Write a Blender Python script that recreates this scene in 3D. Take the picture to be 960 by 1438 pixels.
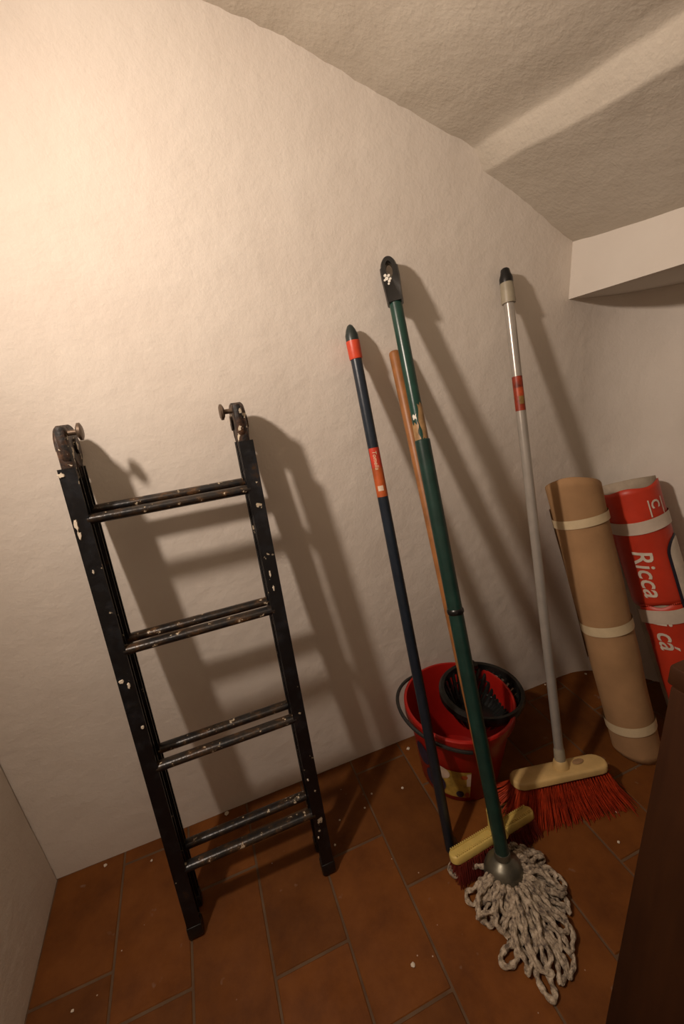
import bpy, bmesh, math, random
from mathutils import Vector, Matrix, noise
random.seed(7)
for o in list(bpy.data.objects):
    bpy.data.objects.remove(o)
scene = bpy.context.scene
C = scene.collection

# ------------------------------------------------------------ camera, light, exposure
H = 1.12                                       # camera height in metres
F = 610.0
RM = Matrix(((0.93347558, 0.20531828, -0.29405397),
             (-0.34453894, 0.28573503, -0.89423062),
             (-0.09958037, 0.9360555, 0.33746682)))
cam_d = bpy.data.cameras.new('camera')
cam = bpy.data.objects.new('camera', cam_d)
C.objects.link(cam)
m4 = RM.to_4x4(); m4.translation = (0, 0, H)
cam.matrix_world = m4
cam_d.sensor_fit = 'VERTICAL'; cam_d.sensor_height = 36.0; cam_d.lens = 36.0 * F / 1438.0
cam_d.clip_start = 0.02
scene.camera = cam

world = bpy.data.worlds.new('world'); scene.world = world; world.use_nodes = True
world.node_tree.nodes['Background'].inputs[0].default_value = (1.0, 0.72, 0.45, 1)
world.node_tree.nodes['Background'].inputs[1].default_value = 0.0

# round lamp on the left wall, just outside the frame, shining across the room
def disk_lamp(name, loc, aim, power, size, col):
    l = bpy.data.lights.new(name, 'AREA'); l.shape = 'DISK'; l.size = size; l.energy = power; l.color = col
    o = bpy.data.objects.new(name, l); o.location = loc
    o.rotation_euler = Vector(aim).to_track_quat('-Z', 'Y').to_euler(); C.objects.link(o); return o
disk_lamp('wall_lamp_offscreen', (-0.475, 0.42, 1.54), (0.91, -0.18, -0.42), 9.5, 0.08, (1.0, 0.83, 0.70))

vs = scene.view_settings
vs.view_transform = 'Standard'; vs.look = 'None'; vs.gamma = 1.0; vs.use_curve_mapping = False
vs.exposure = 0.35

WALL = 0.924                                   # y of the back wall
CAM = Vector((0, 0, H))
def ray(p):
    return (RM @ Vector((p[0] - 480.0, 719.0 - p[1], -F))).normalized()
def on_z(p, z):
    d = ray(p); return CAM + d * ((z - H) / d.z)
def on_y(p, y):
    d = ray(p); return CAM + d * (y / d.y)
def on_x(p, x):
    d = ray(p); return CAM + d * (x / d.x)

# ------------------------------------------------------------ materials
def mat(name, col, rough=0.6, metal=0.0, spec=0.5):
    m = bpy.data.materials.new(name); m.use_nodes = True
    b = m.node_tree.nodes['Principled BSDF']
    b.inputs['Base Color'].default_value = (*col, 1); b.inputs['Roughness'].default_value = rough
    b.inputs['Metallic'].default_value = metal; b.inputs['Specular IOR Level'].default_value = spec
    return m
def nd(m, t, **kw):
    n = m.node_tree.nodes.new(t)
    for k, v in kw.items():
        if k in n.inputs: n.inputs[k].default_value = v
        else: setattr(n, k, v)
    return n
def lk(m, a, b): m.node_tree.links.new(a, b)
def bsdf(m): return m.node_tree.nodes['Principled BSDF']
def coords(m):
    if 'TC' not in m.node_tree.nodes:
        n = m.node_tree.nodes.new('ShaderNodeTexCoord'); n.name = 'TC'
    return m.node_tree.nodes['TC'].outputs['Object']
def ntex(m, scale, detail=4.0, rough=0.55, vec=None):
    n = nd(m, 'ShaderNodeTexNoise', Scale=scale, Detail=detail, Roughness=rough)
    lk(m, vec or coords(m), n.inputs['Vector']); return n.outputs['Fac']
def ramp(m, fac, stops):
    r = m.node_tree.nodes.new('ShaderNodeValToRGB')
    while len(r.color_ramp.elements) < len(stops): r.color_ramp.elements.new(0.5)
    for e, (p, c) in zip(r.color_ramp.elements, stops):
        e.position = p; e.color = (*c, 1) if len(c) == 3 else c
    lk(m, fac, r.inputs[0]); return r.outputs[0]
def mix(m, fac, a, b):
    n = m.node_tree.nodes.new('ShaderNodeMix'); n.data_type = 'RGBA'
    if isinstance(fac, (int, float)): n.inputs[0].default_value = fac
    else: lk(m, fac, n.inputs[0])
    for i, v in ((6, a), (7, b)):
        if isinstance(v, tuple): n.inputs[i].default_value = (*v, 1)
        else: lk(m, v, n.inputs[i])
    return n.outputs[2]
def bump(m, hgt, strength, dist):
    n = nd(m, 'ShaderNodeBump', Strength=strength, Distance=dist)
    lk(m, hgt, n.inputs['Height'])
    b = bsdf(m)
    if b.inputs['Normal'].is_linked:
        lk(m, b.inputs['Normal'].links[0].from_socket, n.inputs['Normal'])
    lk(m, n.outputs[0], b.inputs['Normal'])
def setcol(m, s): lk(m, s, bsdf(m).inputs['Base Color'])
BW = ((0, 0, 0), (1, 1, 1))

def plaster(name, a, b, lumps):
    m = mat(name, a, 0.9, spec=0.15)
    setcol(m, ramp(m, ntex(m, 3.0, 6.0, 0.6), [(0.3, b), (0.65, a)]))
    bump(m, ntex(m, 6.0, 3.0), 0.25, 0.02)
    bump(m, ntex(m, 45.0, 3.0), 0.18 * lumps, 0.006)
    bump(m, ntex(m, 170.0, 2.0), 0.16 * lumps, 0.003)
    return m
M = {}
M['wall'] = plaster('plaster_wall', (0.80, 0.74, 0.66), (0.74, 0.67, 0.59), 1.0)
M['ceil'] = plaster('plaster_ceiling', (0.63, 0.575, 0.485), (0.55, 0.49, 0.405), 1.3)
M['lintel'] = plaster('plaster_lintel', (0.72, 0.67, 0.60), (0.67, 0.61, 0.54), 0.6)

M['grout'] = mat('grout', (0.20, 0.125, 0.075), 0.9)
setcol(M['grout'], ramp(M['grout'], ntex(M['grout'], 14, 5), [(0.3, (0.085, 0.042, 0.018)), (0.7, (0.135, 0.083, 0.045))]))
t = M['tile'] = mat('terracotta_tile', (0.2, 0.06, 0.02), 0.6, spec=0.22)
oi = nd(t, 'ShaderNodeObjectInfo')
geo = nd(t, 'ShaderNodeNewGeometry')
ps = geo.outputs['Position']
base = ramp(t, ntex(t, 9.0, 6.0, 0.65, ps), [(0.25, (0.088, 0.027, 0.004)), (0.5, (0.145, 0.047, 0.007)), (0.8, (0.20, 0.069, 0.012))])
tint = ramp(t, oi.outputs['Random'], [(0, (0.80, 0.80, 0.80)), (1, (1.15, 1.1, 1.05))])
mm = t.node_tree.nodes.new('ShaderNodeMix'); mm.data_type = 'RGBA'; mm.blend_type = 'MULTIPLY'; mm.inputs[0].default_value = 1
lk(t, base, mm.inputs[6]); lk(t, tint, mm.inputs[7])
spl = ramp(t, ntex(t, 23.0, 3.0, 0.5, ps), [(0.70, BW[0]), (0.76, BW[1])])
col = mix(t, spl, mm.outputs[2], (0.20, 0.115, 0.07))
v = nd(t, 'ShaderNodeTexVoronoi', Scale=38.0); lk(t, ps, v.inputs['Vector'])
speck = ramp(t, v.outputs['Distance'], [(0.035, BW[1]), (0.06, BW[0])])
msk = ramp(t, ntex(t, 5.0, 2.0, 0.5, ps), [(0.55, BW[0]), (0.6, BW[1])])
mu = nd(t, 'ShaderNodeMath', operation='MULTIPLY'); lk(t, speck, mu.inputs[0]); lk(t, msk, mu.inputs[1])
setcol(t, mix(t, mu.outputs[0], col, (0.48, 0.38, 0.28)))
lk(t, ramp(t, ntex(t, 12.0, 5.0, 0.6, ps), [(0.3, (0.55,)*3), (0.7, (0.80,)*3)]), bsdf(t).inputs['Roughness'])
bump(t, ntex(t, 60.0, 4.0, 0.5, ps), 0.15, 0.004)

lb = M['ladder'] = mat('worn_black_paint', (0.01, 0.012, 0.016), 0.33, spec=0.5)
c = ramp(lb, ntex(lb, 22, 6, 0.7), [(0.50, (0.003, 0.0033, 0.0045)), (0.62, (0.010, 0.012, 0.016)), (0.71, (0.045, 0.022, 0.008))])
s = ramp(lb, ntex(lb, 38, 4, 0.6), [(0.665, BW[0]), (0.69, BW[1])])
setcol(lb, mix(lb, s, c, (0.5, 0.42, 0.30)))
bump(lb, ntex(lb, 90, 4), 0.3, 0.002)
lr = M['rung'] = mat('worn_rung_metal', (0.03, 0.03, 0.03), 0.30, spec=0.5)
c = ramp(lr, ntex(lr, 35, 6, 0.75), [(0.42, (0.005, 0.006, 0.008)), (0.54, (0.026, 0.016, 0.009)), (0.68, (0.11, 0.052, 0.020))])
s = ramp(lr, ntex(lr, 70, 4, 0.65), [(0.635, BW[0]), (0.66, BW[1])])
setcol(lr, mix(lr, s, c, (0.50, 0.42, 0.30)))
bump(lr, ntex(lr, 120, 4), 0.3, 0.002)
lh = M['hinge'] = mat('rusty_hinge', (0.05, 0.03, 0.02), 0.55, spec=0.4)
c = ramp(lh, ntex(lh, 45, 6, 0.75), [(0.42, (0.010, 0.009, 0.009)), (0.56, (0.045, 0.022, 0.012)), (0.70, (0.13, 0.06, 0.025))])
s = ramp(lh, ntex(lh, 48, 3, 0.6), [(0.59, BW[0]), (0.61, BW[1])])
setcol(lh, mix(lh, s, c, (0.58, 0.50, 0.38)))
bump(lh, ntex(lh, 110, 4), 0.4, 0.003)
M['knob'] = mat('tarnished_knob', (0.14, 0.10, 0.07), 0.45, 0.6)

def plain(key, name, colr, rough=0.45, metal=0.0, var=0.15, scale=30, bm_=0.08, spec=0.5):
    m = mat(name, colr, rough, metal, spec)
    d = tuple(x * (1 - var) for x in colr); e = tuple(min(1, x * (1 + var)) for x in colr)
    setcol(m, ramp(m, ntex(m, scale, 4, 0.6), [(0.3, d), (0.7, e)]))
    if bm_: bump(m, ntex(m, scale * 3, 3), bm_, 0.002)
    M[key] = m; return m
plain('navy', 'navy_plastic_coat', (0.014, 0.022, 0.034), 0.35)
plain('dkgreen', 'dark_green_cap', (0.018, 0.028, 0.026), 0.35)
plain('redcollar', 'red_plastic', (0.62, 0.065, 0.025), 0.4)
plain('label_red', 'red_label_paper', (0.50, 0.045, 0.022), 0.4, var=0.35)
plain('label_orange', 'orange_label_paper', (0.42, 0.085, 0.018), 0.45, var=0.3)
plain('cream_ink', 'cream_ink', (0.72, 0.58, 0.38), 0.6, bm_=0)
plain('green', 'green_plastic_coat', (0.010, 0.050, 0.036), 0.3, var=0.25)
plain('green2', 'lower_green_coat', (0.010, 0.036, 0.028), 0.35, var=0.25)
plain('black', 'black_plastic', (0.008, 0.008, 0.008), 0.3)
plain('wood', 'varnished_wood', (0.30, 0.12, 0.035), 0.45, var=0.3, scale=18)
plain('tape', 'old_clear_tape', (0.33, 0.20, 0.09), 0.35, var=0.35, scale=40)
plain('white', 'white_paint', (0.75, 0.72, 0.64), 0.6)
plain('galv', 'galvanised_dome', (0.16, 0.15, 0.115), 0.36, 0.7, var=0.35, scale=25)
plain('yellow', 'cream_yellow_plastic', (0.62, 0.46, 0.13), 0.45, var=0.12)
plain('cream', 'cream_wood_block', (0.62, 0.42, 0.17), 0.5, var=0.15, scale=16)
plain('darkred', 'dark_red_bristle', (0.17, 0.018, 0.010), 0.6, var=0.3)
plain('redbristle', 'red_orange_bristle', (0.46, 0.045, 0.011), 0.5, var=0.35, scale=60)
plain('silver', 'grey_coated_tube', (0.40, 0.37, 0.33), 0.28, 0.35, var=0.08)
plain('greycollar', 'grey_collar', (0.33, 0.29, 0.21), 0.45)
plain('rustred', 'rust_red_sticker', (0.26, 0.030, 0.010), 0.45, var=0.5, scale=55)
plain('stickor', 'orange_sticker', (0.40, 0.060, 0.015), 0.45, var=0.4, scale=55)
plain('olive', 'olive_print', (0.24, 0.14, 0.035), 0.5, var=0.3, scale=55)
plain('bucket', 'red_bucket_plastic', (0.34, 0.010, 0.006), 0.36, var=0.15, scale=8)
plain('wringer', 'black_wringer', (0.012, 0.012, 0.011), 0.28, var=0.4)
plain('handle', 'dark_handle', (0.018, 0.018, 0.017), 0.35)
plain('label_yellow', 'yellow_print', (0.42, 0.27, 0.05), 0.5, var=0.3, scale=45)
plain('label_pale', 'pale_print', (0.60, 0.47, 0.36), 0.5, var=0.2)
plain('label_blue', 'dark_blue_print', (0.022, 0.024, 0.055), 0.4, var=0.4)
k = plain('kraft', 'brown_kraft_paper', (0.40, 0.235, 0.115), 0.75, var=0.12, scale=10, bm_=0.15, spec=0.2)
plain('kraftin', 'kraft_inside', (0.30, 0.18, 0.09), 0.8, spec=0.2)
plain('tape_cream', 'cream_paper_tape', (0.66, 0.53, 0.33), 0.6, var=0.08)
plain('redpaper', 'red_printed_paper', (0.58, 0.045, 0.018), 0.42, var=0.12, scale=12, bm_=0.12)
plain('greypaper', 'grey_paper', (0.40, 0.33, 0.25), 0.8, spec=0.2, bm_=0.2)
plain('tape_white', 'white_tape', (0.68, 0.57, 0.46), 0.4, var=0.12, scale=14)
plain('ink_white', 'white_print', (0.75, 0.66, 0.54), 0.5, bm_=0)
plain('ink_blue', 'navy_print', (0.015, 0.014, 0.03), 0.5, bm_=0)
plain('crumb', 'plaster_crumb', (0.66, 0.58, 0.46), 0.9)
w = M['cab'] = mat('dark_brown_wood', (0.09, 0.035, 0.014), 0.6, spec=0.2)
wv = nd(w, 'ShaderNodeMapping'); wv.inputs['Scale'].default_value = (14, 14, 1.2); lk(w, coords(w), wv.inputs['Vector'])
setcol(w, ramp(w, ntex(w, 3.0, 7, 0.6, wv.outputs[0]), [(0.3, (0.020, 0.006, 0.0015)), (0.7, (0.042, 0.014, 0.004))]))
rp = M['rope'] = mat('mop_cotton', (0.45, 0.36, 0.27), 0.95, spec=0.1)
c = ramp(rp, ntex(rp, 95, 5, 0.7), [(0.36, (0.11, 0.085, 0.07)), (0.50, (0.36, 0.29, 0.21)), (0.64, (0.56, 0.47, 0.36))])
setcol(rp, c); bump(rp, ntex(rp, 300, 3), 0.4, 0.002)

# ------------------------------------------------------------ mesh helpers
def tagthing(o, label, cat, group=None):
    o['label'] = label; o['category'] = cat
    if group: o['group'] = group
    return o
def root(name, loc, label, cat, group=None):
    o = bpy.data.objects.new(name, None); o.empty_display_size = 0.05; o.location = loc
    C.objects.link(o); return tagthing(o, label, cat, group)
def base_loc(p):
    l = Vector((0, 0, 0))
    while p is not None: l += p.location; p = p.parent
    return l
def build(name, verts, faces, material, parent=None, smooth=True, angle=40):
    off = base_loc(parent)
    me = bpy.data.meshes.new(name)
    me.from_pydata([tuple(Vector(v) - off) for v in verts], [], faces)
    bm = bmesh.new(); bm.from_mesh(me); bmesh.ops.recalc_face_normals(bm, faces=bm.faces)
    if smooth:
        for f in bm.faces: f.smooth = True
        for e in bm.edges:
            if len(e.link_faces) == 2 and e.calc_face_angle(0) > math.radians(angle): e.smooth = False
    bm.to_mesh(me); bm.free()
    me.materials.append(material)
    o = bpy.data.objects.new(name, me); C.objects.link(o); o.parent = parent
    return o
class G:
    """a pile of geometry"""
    def __init__(s): s.v = []; s.f = []
    def add(s, v, f):
        n = len(s.v); s.v += [Vector(x) for x in v]; s.f += [tuple(i + n for i in q) for q in f]; return s
    def make(s, name, material, parent=None, smooth=True, angle=40):
        return build(name, s.v, s.f, material, parent, smooth, angle)
def frame(axis):
    a = Vector(axis).normalized()
    up = Vector((0, 0, 1)) if abs(a.z) < 0.97 else Vector((0, -1, 0))
    x = up.cross(a).normalized(); return x, a.cross(x).normalized(), a
def lathe(p0, axis, prof, n=20, ex=(1.0, 1.0), fr=None, cap=True):
    """prof: list of (distance along axis, radius)"""
    x, y, a = fr or frame(axis); p0 = Vector(p0); v = []; f = []
    for d, r in prof:
        for i in range(n):
            t = 2 * math.pi * i / n
            v.append(p0 + a * d + x * (math.cos(t) * r * ex[0]) + y * (math.sin(t) * r * ex[1]))
    for j in range(len(prof) - 1):
        for i in range(n):
            k = (i + 1) % n
            f.append((j * n + i, j * n + k, (j + 1) * n + k, (j + 1) * n + i))
    if cap:
        f.append(tuple(range(n))[::-1]); f.append(tuple((len(prof) - 1) * n + i for i in range(n)))
    return v, f
def tube(path, r, n=8, closed=False, lobes=0, twist=0.0, cap=True):
    path = [Vector(p) for p in path]; v = []; f = []; N = len(path)
    px = None; dist = 0
    for i, p in enumerate(path):
        if closed: t = path[(i + 1) % N] - path[i - 1]
        else: t = path[min(i + 1, N - 1)] - path[max(i - 1, 0)]
        t = t.normalized() if t.length > 1e-9 else Vector((0, 0, 1))
        if px is None: px = frame(t)[0]
        px = (px - t * px.dot(t)).normalized(); py = t.cross(px)
        if i: dist += (p - path[i - 1]).length
        rr = r[i] if isinstance(r, (list, tuple)) else r
        for k in range(n):
            a = 2 * math.pi * k / n
            q = rr * (1 + (0.24 * math.cos(lobes * a - twist * dist) if lobes else 0))
            v.append(p + px * math.cos(a) * q + py * math.sin(a) * q)
    for j in range(N if closed else N - 1):
        for k in range(n):
            k2 = (k + 1) % n; j2 = (j + 1) % N
            f.append((j * n + k, j * n + k2, j2 * n + k2, j2 * n + k))
    if cap and not closed:
        f.append(tuple(range(n))[::-1]); f.append(tuple((N - 1) * n + i for i in range(n)))
    return v, f
def rbox(c, ax, size, bev=0.003, seg=2):
    """bevelled box; ax = three axes, size = full lengths"""
    bm = bmesh.new(); bmesh.ops.create_cube(bm, size=1.0)
    for q in bm.verts: q.co = Vector((q.co.x * size[0], q.co.y * size[1], q.co.z * size[2]))
    if bev: bmesh.ops.bevel(bm, geom=bm.edges[:] , offset=bev, segments=seg, affect='EDGES', profile=0.5)
    bm.verts.index_update()
    c = Vector(c)
    v = [c + Vector(ax[0]) * q.co.x + Vector(ax[1]) * q.co.y + Vector(ax[2]) * q.co.z for q in bm.verts]
    f = [tuple(q.index for q in p.verts) for p in bm.faces]; bm.free(); return v, f
XYZ = (Vector((1, 0, 0)), Vector((0, 1, 0)), Vector((0, 0, 1)))
def prism(poly, p0, ex, ey, ez, length):
    """poly in (ex,ey) extruded along ez"""
    p0 = Vector(p0); n = len(poly)
    v = [p0 + ex * a + ey * b for a, b in poly] + [p0 + ex * a + ey * b + ez * length for a, b in poly]
    f = [tuple(range(n))[::-1], tuple(range(n, 2 * n))] + [(i, (i + 1) % n, n + (i + 1) % n, n + i) for i in range(n)]
    return v, f
def struct(o): o['kind'] = 'structure'; return o

def grid_wall(name, p0, eu, ev, un, vn, material, nrm, amp, sc=3.0):
    """a plastered wall with real unevenness; nrm points away from the room"""
    p0 = Vector(p0); eu = Vector(eu); ev = Vector(ev); nrm = Vector(nrm).normalized(); v = []; f = []
    for j in range(vn + 1):
        for i in range(un + 1):
            p = p0 + eu * (i / un) + ev * (j / vn)
            d = (noise.noise(p * sc) * 0.6 + noise.noise(p * sc * 3.1) * 0.3 + noise.noise(p * sc * 8) * 0.15) * 0.5 + 0.5
            v.append(p + nrm * amp * max(0, min(1, d)))
    for j in range(vn):
        for i in range(un):
            a = j * (un + 1) + i; f.append((a, a + 1, a + un + 2, a + un + 1))
    n = len(v); bk = nrm * 0.1
    v += [p0 + bk, p0 + eu + bk, p0 + eu + ev + bk, p0 + ev + bk]
    f.append((n, n + 1, n + 2, n + 3))
    c0, c1, c2, c3 = 0, un, (un + 1) * (vn + 1) - 1, (un + 1) * vn
    f += [tuple(range(0, un + 1)) + (n + 1, n), tuple(range(c3, c2 + 1)) + (n + 2, n + 3),
          tuple(range(0, c3 + 1, un + 1)) + (n + 3, n), tuple(range(un, c2 + 1, un + 1)) + (n + 2, n + 1)]
    return struct(build(name, v, f, material, None, True, 60))

# ------------------------------------------------------------ the room
XL = -0.515
CX = 1.157                                     # where the back wall turns into the slanting right wall
YF = -1.1
RD = Vector((0.625, -0.78, 0))                 # direction of the slanting right wall
RN = Vector((0.78, 0.625, 0))
def path_wall(name, path, back, material):
    """plastered wall along a plan path of (point, outward normal) pairs; back = plan points that close it behind"""
    v = []; f = []; NV = 170; n = len(path)
    for j in range(NV + 1):
        for b, nn in path:
            p = Vector((b.x, b.y, -0.06 + 2.1 * j / NV))
            rough = 0.005 + 0.006 * max(0, min(1, (b.x - 1.05) / 0.2))
            d = (noise.noise(p * 3) * 0.6 + noise.noise(p * 9.3) * 0.3 + noise.noise(p * 24) * 0.15) * 0.5 + 0.5
            v.append(p + nn * rough * max(0, min(1, d)))
    for j in range(NV):
        for i in range(n - 1): a = j * n + i; f.append((a, a + 1, a + n + 1, a + n))
    k = len(v); L_ = NV * n; (xa, ya), (xb, yb) = back
    v += [(xa, ya, -0.06), (xb, yb, -0.06), (xb, yb, 2.04), (xa, ya, 2.04)]
    f += [(k, k + 1, k + 2, k + 3), tuple(range(n)) + (k + 1, k), tuple(range(L_, L_ + n)) + (k + 2, k + 3),
          tuple(range(0, L_ + 1, n)) + (k + 3, k), tuple(range(n - 1, L_ + n, n)) + (k + 2, k + 1)]
    return struct(build(name, v, f, material, None, True, 60))
# the back wall turns in a soft plastered curve towards the slanting right wall
a1 = math.atan2(0.78, 0.625); rr = 0.26; xe = CX - rr * math.tan(a1 / 2); x = XL - 0.1
pa = [(Vector((x + (xe - x) * i / 130, WALL, 0)), Vector((0, 1, 0))) for i in range(130)]
arc = []
for i in range(31):
    nn = Vector((math.sin(a1 * i / 30), math.cos(a1 * i / 30), 0)); arc.append((Vector((xe, WALL - rr, 0)) + nn * rr, nn))
WE = arc[-1][0]; RL = (WE.y - YF) / 0.78
path_wall('wall_back', pa + arc[:21], ((x, WALL + 0.12), (CX + 0.12, WALL + 0.12)), M['wall'])
pb = arc[20:] + [(WE + RD * (RL * i / 120), RN) for i in range(1, 121)]
path_wall('wall_right', pb, ((CX + 0.12, WALL + 0.12), (WE.x + RD.x * RL + 0.1, YF + 0.08)), M['wall'])
grid_wall('wall_front_bounce', (XL - 0.1, YF, -0.06), (3.4, 0, 0), (0, 0, 2.1), 30, 20, M['wall'], (0, -1, 0), 0.005)  # unseen wall behind the camera, added to bounce fill light back
grid_wall('wall_left', (XL, YF, -0.06), (0, WALL - YF, 0), (0, 0, 2.1), 60, 60, M['wall'], (-1, 0, 0), 0.005)

fl = G().add(*rbox((1.15, -0.08, -0.05), XYZ, (3.5, 2.2, 0.0964), 0)).make('floor', M['grout'], None, False)
struct(fl)
# terracotta tiles, 15 x 30 cm, laid in staggered columns
PITCH, TW, TLn, GAP = 0.153, 0.149, 0.303, 0.0045
tile_mesh = {}
def tile(x0, y0, y1):
    key = round(y1 - y0, 3)
    if key not in tile_mesh:
        v, f = rbox((0, 0, 0), XYZ, (TW, y1 - y0, 0.012), 0.0018, 1)
        me = bpy.data.meshes.new('tile'); me.from_pydata([tuple(q) for q in v], [], f); me.materials.append(M['tile']); tile_mesh[key] = me
    o = bpy.data.objects.new('tile', tile_mesh[key]); C.objects.link(o); o.parent = fl
    o.location = (x0 + PITCH / 2, (y0 + y1) / 2, -0.0062 + random.uniform(-0.0004, 0.0003))
joints = {0: 0.397, 1: 0.576, -1: 0.540, 4: 0.43, -4: 0.68, 2: 0.47, 3: 0.62, -2: 0.455, -3: 0.59, 5: 0.58}
for ci in range(-4, 14):
    x0 = 0.0945 + ci * PITCH
    j = joints.get(ci, random.uniform(0.35, 0.65))
    ys = [j + n * TLn for n in range(-6, 4)]
    for a, b in zip(ys[:-1], ys[1:]):
        a = max(a, YF); b = min(b, WALL + 0.004)
        if ci > 6:
            lim = WALL - (x0 - CX) / 0.625 * 0.78 + 0.25
            b = min(b, lim)
        if b - a > 0.03: tile(x0, a + GAP / 2, b - GAP / 2)

# ceiling: a sloping underside with one plastered step, falling to the right
prof = [(XL - 0.1, 1.80), (-0.25, 1.755), (0.0, 1.712), (0.169, 1.67), (0.292, 1.636), (0.392, 1.600), (0.504, 1.557), (0.597, 1.521), (0.672, 1.497), (0.681, 1.491), (0.696, 1.452), (0.706, 1.448), (0.775, 1.42), (0.856, 1.378), (0.951, 1.326), (1.10, 1.25)]
v = []; f = []; NY = 70
xs = []
for (xa, za), (xb, zb) in zip(prof[:-1], prof[1:]):
    n = max(1, int((xb - xa) / 0.02))
    xs += [(xa + (xb - xa) * i / n, za + (zb - za) * i / n) for i in range(n)]
xs.append(prof[-1]); NX = len(xs)
for jy in range(NY + 1):
    y = WALL + 0.05 - (WALL + 0.1 - YF) * jy / NY
    for x, z in xs:
        xx = x + 0.085 * (WALL - y) * (1 if x > -0.3 else 0)
        p = Vector((xx, y, z))
        v.append((xx + 0.004 * noise.noise(p * 9), y, z + 0.006 * noise.noise(p * 5) + 0.0018 * noise.noise(p * 17) + 0.006 * math.exp(-max(0, WALL - y) / 0.05) * noise.noise(p * 32)))
for jy in range(NY):
    for i in range(NX - 1):
        a = jy * NX + i; f.append((a, a + 1, a + NX + 1, a + NX))
n = len(v); v += [(XL - 0.1, WALL + 0.05, 2.0), (1.4, WALL + 0.05, 2.0), (1.4, YF - 0.05, 2.0), (XL - 0.1, YF - 0.05, 2.0)]
f.append((n, n + 1, n + 2, n + 3))
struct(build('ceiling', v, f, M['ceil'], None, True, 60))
# the bulkhead at the low end: its plastered face runs from the back wall to the right of the camera
dirb = Vector((0.10, -0.995, 0)).normalized()
P0 = Vector((0.955, WALL + 0.02, 0))
poly = [P0, P0 + dirb * 2.1, P0 + dirb * 2.1 + Vector((1.8, 0, 0)), P0 + Vector((1.4, 0, 0))]
def zb(p): return 1.193 + 0.11 * max(0, WALL - p.y)
vv = [Vector((p.x, p.y, zb(p))) for p in poly] + [Vector((p.x, p.y, 1.95)) for p in poly]
ff = [(0, 1, 2, 3), (4, 5, 6, 7), (0, 1, 5, 4), (1, 2, 6, 5), (2, 3, 7, 6), (3, 0, 4, 7)]
struct(build('trim_1', vv, ff, M['lintel'], None, False))

# ------------------------------------------------------------ folded hinged ladder
KL = 0.155
U = Vector((0, KL, 1)).normalized(); NB = Vector((0, 1, -KL)).normalized(); EX = Vector((1, 0, 0))
LO = Vector((0, 0.678, 0))
def LP(x, s, off): return LO + EX * x + U * s + NB * off
lad = root('folding_ladder', (-0.05, 0.70, 0), 'black painted metal ladder folded in two, splashed with paint, leaning on plaster wall', 'ladder')
SW, SD = 0.027, 0.023
for layer, off in ((0, 0.0), (1, 0.054)):
    for side, xc in ((-1, -0.200), (1, 0.0975)):
        inn = -side                            # groove faces the rungs
        a, b, g, q = SW / 2, SD / 2, 0.006, 0.004
        pl = [(-inn * a, -b), (inn * a, -b), (inn * a, -b + q), (inn * (a - g), -b + q), (inn * (a - g), -0.0025), (inn * (a - 0.002), -0.0025),
              (inn * (a - 0.002), 0.0025), (inn * (a - g), 0.0025), (inn * (a - g), b - q), (inn * a, b - q), (inn * a, b), (-inn * a, b)]
        s0 = (b - off) * 0.0 + 0.022 * KL + (0.008 if layer else 0.0)
        g_ = G().add(*prism(pl, LP(xc, s0, off), EX, NB, U, 1.0 - s0))
        st = g_.make('stile', M['ladder'], lad, False)
        G().add(*rbox(LP(xc, s0 + 0.014, off), (EX, NB, U), (SW + 0.005, SD + 0.004, 0.030), 0.004)).make('foot', M['black'], st)
    for s in (0.166, 0.409, 0.660, 0.909):
        if layer and s > 0.9: s += 0.010
        pl = [(math.cos(2 * math.pi * i / 14) * 0.0112 + (0.0012 if math.cos(2 * math.pi * i / 14) > 0 else -0.0012), math.sin(2 * math.pi * i / 14) * 0.0088) for i in range(14)]
        G().add(*prism(pl, LP(-0.190, s, off), NB, U, EX, 0.280)).make('rung', M['rung'], lad, True, 50)
for side, xc in ((-1, -0.200), (1, 0.0975)):
    h_ = G()
    for layer, off in ((0, 0.0), (1, 0.054)):
        h_.add(*rbox(LP(xc - side * 0.0015, 1.012, off + (0.004 if layer == 0 else -0.004)), (EX, NB, U), (0.021, 0.024, 0.070), 0.006))
    # round knuckle uniting both tongues, its rim in two steps
    hub = LP(xc, 1.036, 0.041)
    h_.add(*lathe(hub - EX * 0.012, EX, [(0, 0.035), (0.003, 0.038), (0.021, 0.038), (0.024, 0.035)], 26, fr=(NB, U, EX)))
    h_.add(*lathe(hub - EX * 0.016, EX, [(0, 0.014), (0.032, 0.014)], 16, fr=(NB, U, EX)))
    h_.add(*rbox(LP(xc - side * 0.004, 1.040, 0.004), (EX, NB, U), (0.017, 0.030, 0.060), 0.007))
    hg = h_.make('hinge', M['hinge'], lad)
    kp = LP(xc - side * 0.008, 1.057, 0.002); ax = EX * (-side)
    G().add(*lathe(kp, ax, [(0, 0.0045), (0.018, 0.0045), (0.019, 0.009), (0.022, 0.0145), (0.026, 0.0145), (0.028, 0.010)], 16)).make('lock_knob', M['knob'], hg)

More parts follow.
